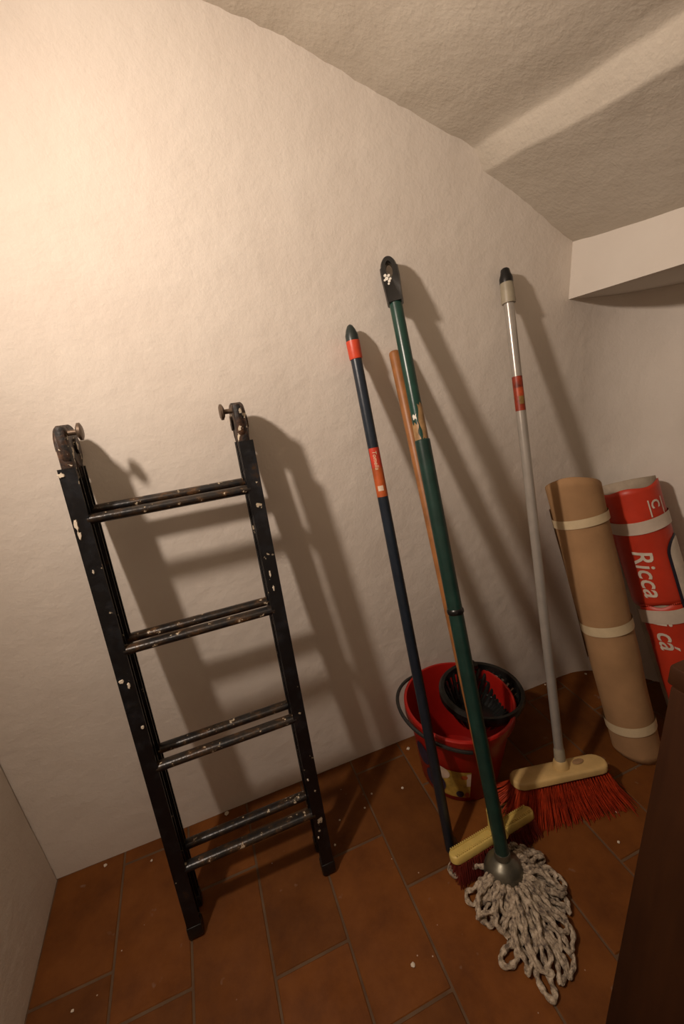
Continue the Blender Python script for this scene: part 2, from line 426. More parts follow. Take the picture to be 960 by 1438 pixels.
# dried splashes of cream paint on the faces of the front stiles
def splash(p, lu, lx, seed):
    d = ray(p); o_ = LP(0, 0, -SD / 2); q = CAM + d * ((o_ - CAM).dot(NB) / d.dot(NB)); rc = random.Random(seed); n = 13
    ring = []
    for i in range(n):
        a = 2 * math.pi * i / n; k = rc.uniform(0.6, 1.15)
        ring.append(q + U * math.sin(a) * lu * k + EX * math.cos(a) * lx * k)
    v = [x - NB * 0.0006 for x in ring] + [q + (x - q) * 0.8 - NB * 0.0022 for x in ring] + [x + NB * 0.002 for x in ring]
    f = [tuple(range(n, 2 * n))] + [(i, (i + 1) % n, n + (i + 1) % n, n + i) for i in range(n)] + [(i, (i + 1) % n, 2 * n + (i + 1) % n, 2 * n + i) for i in range(n)]
    build('paint_splash', v, f, M['crumb'], lad, True)
for p, lu, lx, sd_ in (((107, 738), .012, .0035, 1), ((112, 752), .009, .003, 2), ((131, 803), .004, .0022, 3), ((171, 957), .005, .005, 4), ((181, 963), .006, .003, 5),
                       ((200, 1021), .004, .003, 6), ((379, 806), .009, .0022, 7), ((384, 826), .007, .002, 8), ((86, 668), .005, .006, 9), ((432, 1095), .003, .002, 10), ((447, 1176), .003, .002, 11)):
    splash(p, lu, lx, sd_)

# ------------------------------------------------------------ sticks
def stick(a, b, turn=0.0):
    a, b = Vector(a), Vector(b); ax = (b - a).normalized(); L = (b - a).length
    side = ax.cross(Vector((0, 1, 0))).normalized()           # roughly +x
    side = side if side.x > 0 else -side
    fr_ = ax.cross(side).normalized()                          # towards the viewer
    if fr_.y > 0: fr_ = -fr_
    if turn:
        c_, s_ = math.cos(turn), math.sin(turn)
        fr_, side = fr_ * c_ + side * s_, side * c_ - fr_ * s_
    return a, ax, L, side, fr_
def along(p0, ax, prof, n=20, **k): return lathe(p0, ax, prof, n, **k)
def frac(a, b, p):
    """distance along the stick a-b of the point seen at pixel p"""
    a, b = Vector(a), Vector(b); u = (b - a).normalized(); d = ray(p); w0 = a - CAM
    bb = u.dot(d); D_ = 1 - bb * bb
    return (bb * d.dot(w0) - u.dot(w0)) / D_
def wrap_text(txt, size, p0, ax, side, fr_, rad, s0, th0, mater, name, parent, shear=0.0, bold=0.0, flip=False, spacing=1.0):
    """letters running down the stick (from s0), wrapped on radius rad; th0 = angle of the baseline from fr_ towards side.
       rad may be a function of s"""
    cu = bpy.data.curves.new('t', 'FONT'); cu.body = txt; cu.size = size; cu.shear = shear; cu.offset = bold; cu.space_character = spacing
    cu.resolution_u = 3
    ob = bpy.data.objects.new('t', cu); C.objects.link(ob)
    dg = bpy.context.evaluated_depsgraph_get(); me = bpy.data.meshes.new_from_object(ob.evaluated_get(dg))
    bpy.data.objects.remove(ob); bm = bmesh.new(); bm.from_mesh(me)
    bmesh.ops.remove_doubles(bm, verts=bm.verts, dist=1e-5)
    bmesh.ops.triangulate(bm, faces=bm.faces)
    bmesh.ops.subdivide_edges(bm, edges=[e for e in bm.edges if e.calc_length() > size * 0.1], cuts=2, use_grid_fill=True)
    bm.verts.index_update(); vv = []
    for q in bm.verts:
        s = s0 - q.co.x
        r = rad(s) if callable(rad) else rad
        th = th0 + q.co.y / r
        vv.append(Vector(p0) + ax * s + (fr_ * math.cos(th) + side * math.sin(th)) * r)
    ff = [tuple(x.index for x in fc.verts) for fc in bm.faces]; bm.free()
    return build(name, vv, ff, mater, parent, False)
def patch(p0, ax, side, fr_, rad, s0, s1, t0, t1, ns=6, nt=10, edge=None):
    """piece of paper stuck round a stick; rad number or function; edge(u,v)->(du,dv) wobble"""
    v = []; f = []
    for i in range(ns + 1):
        for j in range(nt + 1):
            u_, w_ = i / ns, j / nt
            s = s0 + (s1 - s0) * u_; th = t0 + (t1 - t0) * w_
            if edge: ds, dt = edge(u_, w_); s += ds; th += dt
            r = rad(s) if callable(rad) else rad
            v.append(Vector(p0) + ax * s + (fr_ * math.cos(th) + side * math.sin(th)) * r)
    for i in range(ns):
        for j in range(nt):
            a = i * (nt + 1) + j; f.append((a, a + 1, a + nt + 2, a + nt + 1))
    return v, f

# --- navy stick
NA = on_z((633, 1194), 0.0) ; NT = on_y((490.5, 456), WALL - 0.015)
p0, ax, L, sd, fr_ = stick(NA, NT, -0.45)
nv = root('broom_handle', NA, 'slim navy blue pole with red collar and dark tip leaning on plaster wall', 'pole')
sc_ = frac(NA, NT, (499, 505)); sc2 = frac(NA, NT, (493, 480))
G().add(*along(p0, ax, [(0.0, 0.010), (0.004, 0.0118), (sc_ + 0.01, 0.0118)])).make('tube', M['navy'], nv)
G().add(*along(p0, ax, [(sc_, 0.0130), (sc_ + 0.003, 0.0140), (sc2, 0.0145)])).make('collar', M['redcollar'], nv)
G().add(*along(p0, ax, [(sc2, 0.0138), (sc2 + 0.012, 0.0136), (L - 0.010, 0.0095), (L - 0.003, 0.006), (L, 0.002)], 20)).make('tip', M['dkgreen'], nv)
s1 = frac(NA, NT, (524, 629)); s2 = frac(NA, NT, (537, 697)); sm = frac(NA, NT, (528, 657))
lb_ = G().add(*patch(p0, ax, sd, fr_, 0.0121, s1, sm, -1.0, 1.4)).make('label', M['label_red'], nv)
G().add(*patch(p0, ax, sd, fr_, 0.0121, sm, s2, -1.2, 1.5)).make('label', M['label_orange'], nv)
wrap_text('Tomella', 0.0125, p0, ax, sd, fr_, 0.01235, s1 - 0.006, -0.25, M['cream_ink'], 'lettering', lb_, 0.15, 0.0)
G().add(*patch(p0, ax, sd, fr_, 0.0123, s2 + 0.013, s2 + 0.024, -0.5, 0.5)).make('print', M['label_pale'], lb_)

# --- silver broom
BT = on_y((708.5, 377), WALL - 0.016)
BA = Vector((0.712, 0.612, 0.085))
p0, ax, L, sd, fr_ = stick(BA, BT, -0.7)
bl, br = Vector((0.575, 0.632, 0)), Vector((0.826, 0.578, 0))
bx = (br - bl).normalized(); by = Vector((-bx.y, bx.x, 0)); bc = (bl + br) / 2
bro = root('push_broom', (bc.x, bc.y, 0), 'grey metal pole broom with cream block and red bristles leaning on plaster wall', 'broom')
sc1 = frac(BA, BT, (711, 427)); sc2 = frac(BA, BT, (709, 398))
G().add(*along(p0, ax, [(0.02, 0.0112), (sc1 + 0.01, 0.0112)])).make('tube', M['silver'], bro)
G().add(*along(p0, ax, [(sc1, 0.0150), (sc1 + 0.004, 0.0158), (sc2, 0.0140)])).make('collar', M['greycollar'], bro)
G().add(*along(p0, ax, [(sc2, 0.0146), (sc2 + 0.01, 0.0148), (L - 0.012, 0.0112), (L - 0.003, 0.0095), (L, 0.006)])).make('tip', M['black'], bro)
s1 = frac(BA, BT, (725, 529)); s2 = frac(BA, BT, (730, 577)); sa = frac(BA, BT, (726, 545)); sb = frac(BA, BT, (728, 557))
stk = G().add(*patch(p0, ax, sd, fr_, 0.0115, s1, s2, -1.5, 1.3)).make('sticker', M['rustred'], bro)
G().add(*patch(p0, ax, sd, fr_, 0.0117, sa, sb, -0.4, 1.2)).make('sticker_print', M['stickor'], stk)
G().add(*patch(p0, ax, sd, fr_, 0.0117, sb, sb + (s2 - sb) * 0.55, -0.1, 1.0)).make('sticker_print', M['olive'], stk)
# block with rounded ends
def stadium(l, w, n=8):
    pts = []
    for sgn, a0 in ((1, -math.pi / 2), (-1, math.pi / 2)):
        for i in range(n + 1):
            a = a0 + math.pi * i / n; e = 0.45
            pts.append((sgn * (l / 2 - w * e) + math.cos(a) * w * e, math.sin(a) * w / 2))
    return pts
def slab(center, ex, ey, ez, outline, hgt, bev):
    v = []; f = []; n = len(outline); c0 = Vector(center)
    cx = 0
    levels = [(0, -bev), (bev, 0), (hgt - bev, 0), (hgt - bev * 0.3, -bev * 0.4), (hgt, -bev * 1.2)]
    for z, sh in levels:
        for a, b in outline:
            l = math.hypot(a, b); k = (l + sh) / l if l else 1
            sx = a + (sh if a > 0 else -sh) * 0.9; sy = b * (1 + sh / 0.03)
            v.append(c0 + ex * sx + ey * sy + ez * z)
    for j in range(len(levels) - 1):
        for i in range(n):
            k = (i + 1) % n; f.append((j * n + i, j * n + k, (j + 1) * n + k, (j + 1) * n + i))
    f.append(tuple(range(n))[::-1]); f.append(tuple((len(levels) - 1) * n + i for i in range(n)))
    return v, f
tilt = math.radians(14); bz = (Vector((0, 0, 1)) * math.cos(tilt) + by * math.sin(tilt)); byt = bx.cross(bz) * -1
byt = bz.cross(bx)
blk = G().add(*slab((bc.x, bc.y, 0.066), bx, byt, bz, stadium(0.254, 0.058), 0.021, 0.005)).make('block', M['cream'], bro)
G().add(*along(BA - ax * 0.012, ax, [(0, 0.021), (0.012, 0.020), (0.028, 0.0165), (0.032, 0.0135)])).make('socket', M['cream'], bro)
G().add(*along(BA + ax * 0.012, ax, [(0, 0.0125), (0.010, 0.0135), (0.035, 0.0128), (0.04, 0.0112)])).make('ferrule', M['greycollar'], bro)
def bristles(gc, ex, ey, ez, l, w, z0, nrows, ncols, per, flare_x, flare_y, zfloor, r, jit, lean=0.0):
    g = G()
    for i in range(ncols):
        for j in range(nrows):
            u_ = (i / (ncols - 1) - 0.5); w_ = (j / (nrows - 1) - 0.5)
            for k in range(per):
                a = Vector(gc) + ex * (u_ * l + random.uniform(-.002, .002)) + ey * (w_ * w + random.uniform(-.002, .002)) + ez * z0
                b = a + ex * (u_ * flare_x + random.gauss(0, jit)) + ey * (w_ * flare_y + lean + random.gauss(0, jit))
                b.z = zfloor + abs(random.gauss(0, 0.0035))
                mid = a.lerp(b, 0.5) - ex * u_ * flare_x * 0.12 - ey * w_ * flare_y * 0.12
                g.add(*tube([a, mid, b], [r, r, r * 0.7], 3))
    return g
g = bristles((bc.x, bc.y, 0.064), bx, byt, bz, 0.235, 0.046, 0.0, 7, 34, 8, 0.085, 0.085, 0.0, 0.0011, 0.0060, -0.012)
o = g.make('bristles', M['redbristle'], bro, False); o['kind'] = 'stuff'
G().add(*lathe(Vector((bc.x, bc.y, 0.0868)) + bx * 0.058 + by * 0.012, bz, [(0, 0.011), (0.0012, 0.009)], 12, ex=(1.5, 0.8))).make('stain', M['kraftin'], blk)

# --- wooden handled scrubbing brush
WT = on_y((553, 493), WALL - 0.015)
SB = Vector((0.482, 0.572, 0.062))
p0, ax, L, sd, fr_ = stick(SB, WT)
scr = root('scrubbing_brush', (0.468, 0.563, 0), 'scrubbing brush with wooden handle, pale yellow head and dark red bristles, behind the mop', 'brush')
G().add(*along(p0, ax, [(0.0, 0.0125), (L - 0.006, 0.0125), (L - 0.002, 0.011), (L, 0.008)])).make('handle', M['wood'], scr)
sl, sr = Vector((0.352, 0.556, 0)), Vector((0.586, 0.570, 0))
ex = (sr - sl).normalized(); tl = math.radians(20)
ey0 = Vector((-ex.y, ex.x, 0)); ez = Vector((0, 0, 1)) * math.cos(tl) + ey0 * math.sin(tl); ey = ez.cross(ex)
cc = (sl + sr) / 2
hd = G().add(*slab((cc.x, cc.y, 0.037), ex, ey, ez, stadium(0.236, 0.031), 0.020, 0.004)).make('head', M['yellow'], scr)
g = G()
for i in range(40):
    u_ = -0.107 + 0.214 * i / 39
    for s_ in (-1, 1):
        g.add(*rbox(Vector((cc.x, cc.y, 0.037)) + ez * 0.0205 + ex * u_ + ey * s_ * 0.0105, (ex, ey, ez), (0.0026, 0.006, 0.004), 0))
o = g.make('ridges', M['yellow'], hd, False); o['kind'] = 'stuff'
G().add(*along(SB - ax * 0.022, ax, [(0, 0.024), (0.018, 0.019), (0.040, 0.0165), (0.060, 0.0155), (0.062, 0.0128)])).make('socket', M['yellow'], scr)
g = bristles((cc.x, cc.y, 0.038), ex, ey, ez, 0.216, 0.030, 0.0, 6, 40, 5, 0.015, 0.018, 0.0, 0.0012, 0.0022, -0.010)
o = g.make('bristles', M['darkred'], scr, False); o['kind'] = 'stuff'

# --- mop
MT = on_y((543, 363), WALL - 0.014)
MB = Vector((0.448, 0.507, 0.070))
p0, ax, L, sd, fr_ = stick(MB, MT, -0.5)
mop = root('string_mop', (0.45, 0.50, 0), 'string mop with long green pole, metal dome and dirty grey cotton strands', 'mop')
sj = frac(MB, MT, (604, 616)); sg = frac(MB, MT, (552, 427)); sr_ = frac(MB, MT, (638, 858)); st_ = frac(MB, MT, (587, 568))
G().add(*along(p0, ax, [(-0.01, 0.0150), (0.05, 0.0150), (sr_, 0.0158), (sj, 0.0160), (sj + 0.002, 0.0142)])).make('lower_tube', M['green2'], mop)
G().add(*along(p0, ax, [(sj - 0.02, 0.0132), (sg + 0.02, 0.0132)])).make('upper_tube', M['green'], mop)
G().add(*along(p0, ax, [(sr_ - 0.006, 0.0160), (sr_ - 0.003, 0.0180), (sr_ + 0.003, 0.0180), (sr_ + 0.006, 0.0160)])).make('clip_ring', M['black'], mop)
def ej(a):
    return lambda u_, w_: (a * math.sin(w_ * 17 + u_ * 3) * (1 if u_ in (0, 1) else 0.2), 0.15 * math.sin(u_ * 9))
tp = G().add(*patch(p0, ax, sd, fr_, 0.0138, sj + 0.001, st_, 0.15, 2.2, 8, 8, ej(0.004))).make('peeling_label', M['tape'], mop)
G().add(*patch(p0, ax, sd, fr_, 0.0143, sj - 0.004, sj + (st_ - sj) * 0.48, -1.6, -0.2, 8, 8, ej(0.004))).make('peeling_label', M['tape'], mop)
G().add(*patch(p0, ax, sd, fr_, 0.0140, sj + (st_ - sj) * 0.6, sj + (st_ - sj) * 0.72, -0.8, -0.2, 3, 4, ej(0.002))).make('label_scrap', M['white'], mop)
# black hanging grip: flattened, tapering, with a slot at the top
gl = L - sg
def grip_outline(n=14):
    pts = [(-0.0165, 0.0), (-0.0175, gl * 0.25), (-0.0190, gl * 0.55), (-0.0185, gl * 0.78)]
    for i in range(n + 1):
        a = math.pi - math.pi * i / n
        pts.append((math.cos(a) * 0.0165, gl - 0.020 + math.sin(a) * 0.020))
    pts += [(-x, y) for x, y in pts[:4]][::-1]
    return pts
out = grip_outline()
v = []; f = []; n = len(out)
slot = [(math.cos(2 * math.pi * i / n + math.pi) * 0.0070, gl - 0.026 + math.sin(2 * math.pi * i / n + math.pi) * -0.017) for i in range(n)]
# order the slot to follow the outline
def ang(p): return math.atan2(p[0], p[1] - (gl - 0.026))
slot = [(math.sin(a) * 0.0070, gl - 0.026 + math.cos(a) * 0.017) for a in [ang(p) for p in out]]
def gp(x, y, d): return p0 + ax * (sg + y) + sd * x + fr_ * d
for d, k in ((0.0105, 0.86), (0.006, 1.0), (-0.006, 1.0), (-0.0105, 0.86)):
    for x, y in out:
        th = 1.0 if y > gl * 0.3 else 1.45
        v.append(gp(x * k, y if y < gl * 0.9 else gl * 0.9 + (y - gl * 0.9) * (0.8 + 0.2 * k), d * th))
for d in (0.0105, -0.0105):
    for x, y in slot: v.append(gp(x, y, d))
for j in range(3):
    for i in range(n):
        k = (i + 1) % n; f.append((j * n + i, j * n + k, (j + 1) * n + k, (j + 1) * n + i))
for i in range(n):
    k = (i + 1) % n
    f.append((i, k, 4 * n + k, 4 * n + i)); f.append((3 * n + i, 3 * n + k, 5 * n + k, 5 * n + i)); f.append((4 * n + i, 4 * n + k, 5 * n + k, 5 * n + i))
gr = build('hanging_grip', v, f, M['black'], mop, True, 50)
g = G()
for dx, dy, r in ((-.002, 0, .0042), (.003, .005, .0034), (-.004, .007, .0034), (.002, -.006, .0034), (-.006, -.002, .003), (.005, -.002, .003), (0, -.011, .0028)):
    g.add(*lathe(gp(-0.006 + dx, gl * 0.52 + dy, 0.0110), fr_, [(0, r), (0.0016, r * 0.8)], 8))
g.make('flower_mark', M['white'], gr)
# metal dome
dm = Vector((0.448, 0.497, 0.0)); da = (Vector((0, 0, 1)) * 0.8 + ax).normalized()
dome = G().add(*lathe(dm + da * 0.027, da, [(0.0, 0.041), (0.004, 0.0425), (0.014, 0.0418), (0.025, 0.0375), (0.034, 0.030), (0.040, 0.0205), (0.043, 0.0175), (0.058, 0.0168)], 30)).make('dome', M['galv'], mop)
fx, fy, fz = frame(da)
q = dm + da * 0.050 + (Vector((-0.35, -0.94, 0)).normalized()) * 0.034
G().add(*lathe(q, Vector((-0.3, -0.75, 0.6)), [(-0.004, 0.0045), (0.0015, 0.0045), (0.0030, 0.0030)], 12)).make('rivet', M['silver'], dome)
# cotton strands: loops fanning out from under the dome, each strand its own mesh
def reach(t):
    # t: direction angle; floor outline measured round the dome
    tab = [(-math.pi, 0.105), (-2.75, 0.120), (-2.35, 0.110), (-2.05, 0.130), (-1.83, 0.205), (-1.62, 0.195), (-1.4, 0.165), (-1.15, 0.150), (-0.8, 0.128), (-0.35, 0.122), (0.1, 0.115), (0.5, 0.11), (0.9, 0.085)]
    for (a, ra), (b, rb) in zip(tab[:-1], tab[1:]):
        if a <= t <= b: return ra + (rb - ra) * (t - a) / (b - a)
    return 0.09
def smooth_path(pts, n):
    out = []
    P = [Vector(p) for p in pts]; P = [P[0] * 2 - P[1]] + P + [P[-1] * 2 - P[-2]]
    for i in range(1, len(P) - 2):
        a, b, c_, d_ = P[i - 1:i + 3]
        for k in range(n):
            u = k / n
            out.append(0.5 * ((2 * b) + (c_ - a) * u + (2 * a - 5 * b + 4 * c_ - d_) * u * u + (3 * b - a - 3 * c_ + d_) * u ** 3))
    out.append(P[-2]); return out
def strand(t, R_, rnd, spread, layer, hook=0.0):
    r = 0.0045
    pts = []
    for (k, tt, hz) in ((0.0, t - spread * 1.4, 0), (0.22, t - spread, 1), (0.45, t - spread * 1.1, 2), (0.7, t - spread * 0.9, 3), (0.9, t - spread * 0.55, 4), (1.0, t + hook, 5),
                        (0.9, t + spread * 0.6, 4), (0.68, t + spread, 3), (0.45, t + spread * 1.1, 2), (0.22, t + spread, 1), (0.0, t + spread * 1.4, 0)):
        rad = 0.030 + (R_ - 0.030) * k
        tt += rnd.uniform(-1, 1) * 0.07 * (0.4 + k) * (0 if k == 0 else 1)
        z = {0: 0.030, 1: 0.030, 2: 0.021, 3: 0.013, 4: 0.008, 5: 0.007}[hz] + layer * (0.0085 if 0 < hz < 5 else 0.004) + rnd.uniform(0, 0.003)
        pts.append(Vector((dm.x + math.cos(tt) * rad, dm.y + math.sin(tt) * rad, max(z, 0.0062))))
    return tube(smooth_path(pts, 7), r, 8, False, 2, 300.0)
rs = random.Random(5)
N = 50
for i in range(N):
    t = -math.pi + (math.pi + 0.78) * ((i * 0.618034) % 1.0)
    lay = [0, 1, 2][i % 3]
    R_ = reach(t) * (rs.uniform(0.80, 1.0) if lay == 0 else rs.uniform(0.55, 0.95))
    sp_ = 0.013 / max(R_, 0.05) * rs.uniform(0.6, 1.5)
    v, f = strand(t, R_, rs, sp_ , lay, rs.uniform(-0.08, 0.08))
    build('strand', v, f, M['rope'], mop)
# the long strand loop reaching furthest from the dome and one small curled loop beside it
def px_strand(pxs):
    pts = [on_z(p, zz) for (p, zz) in pxs]
    v, f = tube(smooth_path(pts, 10), 0.0052, 8, False, 2, 300.0); build('strand', v, f, M['rope'], mop)
px_strand([((712, 1245), .03), ((724, 1275), .026), ((738, 1310), .02), ((747, 1345), .010), ((755, 1375), .007), ((766, 1396), .007), ((777, 1405), .007), ((779, 1395), .007), ((772, 1375), .008), ((764, 1350), .010), ((757, 1325), .014), ((748, 1300), .022), ((735, 1265), .028), ((722, 1242), .03)])
px_strand([((708, 1245), .03), ((716, 1290), .026), ((722, 1320), .018), ((726, 1345), .008), ((718, 1356), .007), ((708, 1357), .007), ((703, 1346), .007), ((709, 1333), .009), ((722, 1326), .016), ((733, 1335), .012), ((738, 1350), .008)])
px_strand([((690, 1220), .03), ((668, 1216), .024), ((650, 1222), .014), ((638, 1230), .008), ((632, 1222), .007), ((634, 1212), .007), ((640, 1206), .009)])

# ------------------------------------------------------------ red bucket with wringer
BC = Vector((0.522, 0.778, 0)); BH = 0.245
bk = root('mop_bucket', BC, 'round red plastic bucket with black wringer basket, standing behind the poles', 'bucket')
R0, R1 = 0.104, 0.136
def br_(z): return R0 + (R1 - R0) * z / BH
pr = [(0.0, 0.001), (0.0, R0 - 0.004), (0.004, R0), (BH - 0.034, br_(BH - 0.034)), (BH - 0.033, br_(BH) + 0.004), (BH - 0.030, br_(BH) + 0.0055), (BH - 0.003, br_(BH) + 0.0065), (BH, br_(BH) + 0.004),
      (BH, br_(BH) - 0.001), (BH - 0.005, br_(BH) - 0.003), (0.008, R0 - 0.004), (0.006, 0.001)]
body = G().add(*lathe(BC, (0, 0, 1), pr, 56, fr=XYZ)).make('body', M['bucket'], bk)
# reinforcing bead under the rim
n_ = 60
G().add(*tube([BC + Vector((math.cos(a) * (br_(BH - .034) + .0035), math.sin(a) * (br_(BH - .034) + .0035), BH - 0.036)) for a in [2 * math.pi * i / n_ for i in range(n_)]], 0.0022, 6, True)).make('bead', M['redcollar'], bk)
# bail handle folded over the left of the rim
hp = []
for i in range(31):
    a = math.radians(248 - 150 * i / 30 + 0)
    rr = 0.149 + 0.012 * math.sin(math.pi * i / 30)
    hp.append(BC + Vector((math.cos(a) * rr, math.sin(a) * rr * (0.97 if math.sin(a) > 0 else 1), BH - 0.022 + 0.028 * math.sin(math.pi * i / 30))))
hp = [Vector((p.x, min(p.y, WALL - 0.008), p.z)) for p in hp]
G().add(*tube(hp, 0.0046, 8)).make('bail_handle', M['handle'], bk)
# printed sticker low on the side, towards the pole
def bpatch(a0, a1, z0, z1, off, ell=False, na=14, nz=10):
    v = []; f = []
    if ell:
        ca, cz, ha, hz = (a0 + a1) / 2, (z0 + z1) / 2, (a1 - a0) / 2, (z1 - z0) / 2
        v.append((ca, cz))
        for i in range(28):
            t_ = 2 * math.pi * i / 28; v.append((ca + ha * math.cos(t_), cz + hz * math.sin(t_)))
        for i in range(28): f.append((0, 1 + i, 1 + (i + 1) % 28))
    else:
        for i in range(na + 1):
            for j in range(nz + 1): v.append((a0 + (a1 - a0) * i / na, z0 + (z1 - z0) * j / nz))
        for i in range(na):
            for j in range(nz): q = i * (nz + 1) + j; f.append((q, q + 1, q + nz + 2, q + nz + 1))
    vv = [BC + Vector((math.cos(math.radians(a)) * (br_(z) + off), math.sin(math.radians(a)) * (br_(z) + off), z)) for a, z in v]
    return vv, f
sk = G().add(*bpatch(206, 250, 0.022, 0.125, 0.0012)).make('sticker', M['label_yellow'], bk)
G().add(*bpatch(203, 225, 0.085, 0.130, 0.0020, True)).make('sticker_print', M['label_pale'], sk)
G().add(*bpatch(190, 219, 0.020, 0.098, 0.0026, True)).make('sticker_print', M['label_blue'], sk)
G().add(*bpatch(176, 199, 0.090, 0.165, 0.0016, True)).make('sticker_print', M['label_blue'], sk)
G().add(*bpatch(238, 246, 0.098, 0.114, 0.0022, True)).make('sticker_print', M['label_orange'], sk)
G().add(*bpatch(243, 249, 0.024, 0.045, 0.0022, True)).make('sticker_print', M['label_orange'], sk)
G().add(*bpatch(232, 242, 0.024, 0.050, 0.0022, True)).make('sticker_print', M['label_blue'], sk)
G().add(*bpatch(245, 250, 0.070, 0.120, 0.0020)).make('sticker_print', M['label_pale'], sk)
# wringer basket
wc = Vector((0.585, 0.765, BH + 0.006)); wt = Vector((0.10, -0.10, 1)).normalized()
wx, wy, wz = frame(wt)
WR = 0.101
g = G().add(*lathe(wc, wt, [(0.010, WR - 0.004), (0.012, WR + 0.004), (0.004, WR + 0.009), (-0.014, WR + 0.006), (-0.016, WR), (-0.012, WR - 0.006), (0.010, WR - 0.004)], 48, ex=(1.05, 0.92), cap=False))
wr = root('wringer_basket', wc, 'black plastic slotted wringer basket sitting in the red bucket', 'wringer')
wr_ = g.make('rim', M['wringer'], wr)
NR = 30
for i in range(NR):
    a = 2 * math.pi * i / NR
    def wp(r, d, da=0.0): return wc + wx * (math.cos(a + da) * r * 1.05) + wy * (math.sin(a + da) * r * 0.92) + wt * d
    pth = [wp(WR - 0.002, -0.006), wp(WR - 0.016, -0.030, 0.03), wp(WR - 0.034, -0.062, 0.08), wp(WR - 0.052, -0.088, 0.14)]
    G().add(*tube(smooth_path(pth, 3), [0.0060] * 10, 6)).make('rib', M['wringer'], wr)
G().add(*lathe(wc - wt * 0.096, wt, [(0, 0.040), (0.004, 0.050), (0.010, 0.052), (0.012, 0.046)], 28, ex=(1.05, 0.92))).make('cup', M['wringer'], wr)
for d, rr in ((-0.034, WR - 0.018), (-0.064, WR - 0.036)):
    G().add(*tube([wc + wx * math.cos(a) * rr * 1.05 + wy * math.sin(a) * rr * 0.92 + wt * d for a in [2 * math.pi * i / 40 for i in range(40)]], 0.003, 6, True)).make('hoop', M['wringer'], wr)
# lug that hooks over the rim near the wall
G().add(*rbox(wc + Vector((0.02, 0.088, 0.006)), XYZ, (0.055, 0.030, 0.018), 0.006)).make('lug', M['wringer'], wr)

# ------------------------------------------------------------ brown paper roll
KA, KB = Vector((1.002, 0.622, 0.0)), Vector((0.922, 0.838, 0.735))
p0, ax, L, sd, fr_ = stick(KA, KB, -0.98)
kr = root('paper_roll', KA, 'roll of plain brown paper bound with three cream tapes, leaning in the corner', 'paper roll')
def krad(s): return 0.0595 + 0.007 * (s / L) + 0.0012 * noise.noise(Vector((s * 9, 2, 5)))
def roll_mesh(rf, turns, s0, s1, ns, nt, step, wob, a0=0.0, top=0.0):
    """spiral sheet seen as a loose roll"""
    v = []; f = []
    for i in range(ns + 1):
        s = s0 + (s1 - s0) * i / ns
        for j in range(nt + 1):
            th = a0 + 2 * math.pi * turns * j / nt
            tn = (th - a0) / (2 * math.pi)
            r = rf(s) - 0.0012 * min(tn, 1) - step * max(0, tn - 1) + wob * noise.noise(Vector((math.cos(th) * 1.7, math.sin(th) * 1.7, s * 6)))
            p = p0 + ax * (s + top * math.cos(th) * max(0, (s / s1 - 0.8) / 0.2)) + (fr_ * math.cos(th) + sd * math.sin(th)) * r
            v.append(p)
    for i in range(ns):
        for j in range(nt): a = i * (nt + 1) + j; f.append((a, a + 1, a + nt + 2, a + nt + 1))
    return v, f
def thick(o, t):
    md = o.modifiers.new('thickness', 'SOLIDIFY'); md.thickness = t; md.offset = -1; return o
s_low = 0.062 * 0.27
# bottom cut so that the roll stands flat on the floor
v, f = roll_mesh(krad, 3.4, 0.0, L, 40, 150, 0.007, 0.0022, 2.2, 0.034)
vv = []
for q in v:
    if q.z < 0.001 or (q - p0).dot(ax) < 0.03:
        k = (q - p0).dot(ax) / 0.03; lim = max(0, 1 - k)
        q = q - ax * ((q.z - 0.001) / ax.z) * lim if lim > 0 else q
        if q.z < 0.001: q = q + ax * ((0.001 - q.z) / ax.z)
    vv.append(q)
thick(build('paper', vv, f, M['kraft'], kr), 0.0012)
for (pa, pb) in (((815, 721), (815, 733)), ((850, 867), (850, 880)), ((885, 1003), (885, 1015))):
    sa, sb_ = frac(KA, KB, pa), frac(KA, KB, pb)
    G().add(*patch(p0, ax, sd, fr_, lambda s: krad(s) + 0.0022, sb_, sa, -math.pi * 0.98, math.pi * 0.98, 2, 60, None)).make('tape', M['tape_cream'], kr)
# loose outer flap along the left side
G().add(*patch(p0, ax, sd, fr_, lambda s: krad(s) + 0.006, L * 0.35, L * 0.93, -2.4, -1.62, 20, 8, lambda a, b: (0, 0.05 * math.sin(a * 9)))).make('flap', M['kraft'], kr)

# ------------------------------------------------------------ red printed roll
QA, QB = Vector((1.225, 0.600, 0.0)), on_y((879, 676), 0.842)
p0, ax, L, sd, fr_ = stick(QA, QB, -1.0)
rr_ = root('printed_roll', QA, 'roll of red printed packaging paper with white lettering and white tape, leaning in the corner', 'paper roll')
def qrad(s): return 0.0655 + 0.003 * (s / L)
v, f = roll_mesh(qrad, 3.2, 0.0, L, 30, 140, 0.006, 0.003, 2.6, 0.014)
vv = [q + ax * max(0, (0.001 - q.z) / ax.z) for q in v]
thick(build('inner_paper', vv, f, M['greypaper'], rr_), 0.0012)
sj_ = frac(QA, QB, (890, 842))
rof = lambda s: qrad(s) + 0.0032 + 0.0010 * noise.noise(Vector((s * 14, 3, 1)))
def rag(u_, w_):
    return (0.0 if u_ not in (0, 1) else 0.004 * math.sin(w_ * 19), (0.05 * noise.noise(Vector((u_ * 13, 0.3, 7))) if w_ == 0 else 0))
thick(G().add(*patch(p0, ax, sd, fr_, rof, sj_, L - 0.012, -1.75, 2.6, 24, 60, rag)).make('red_wrap', M['redpaper'], rr_), 0.001)
thick(G().add(*patch(p0, ax, sd, fr_, rof, 0.02, sj_, -0.72, 2.6, 20, 50, rag)).make('red_wrap', M['redpaper'], rr_), 0.001)
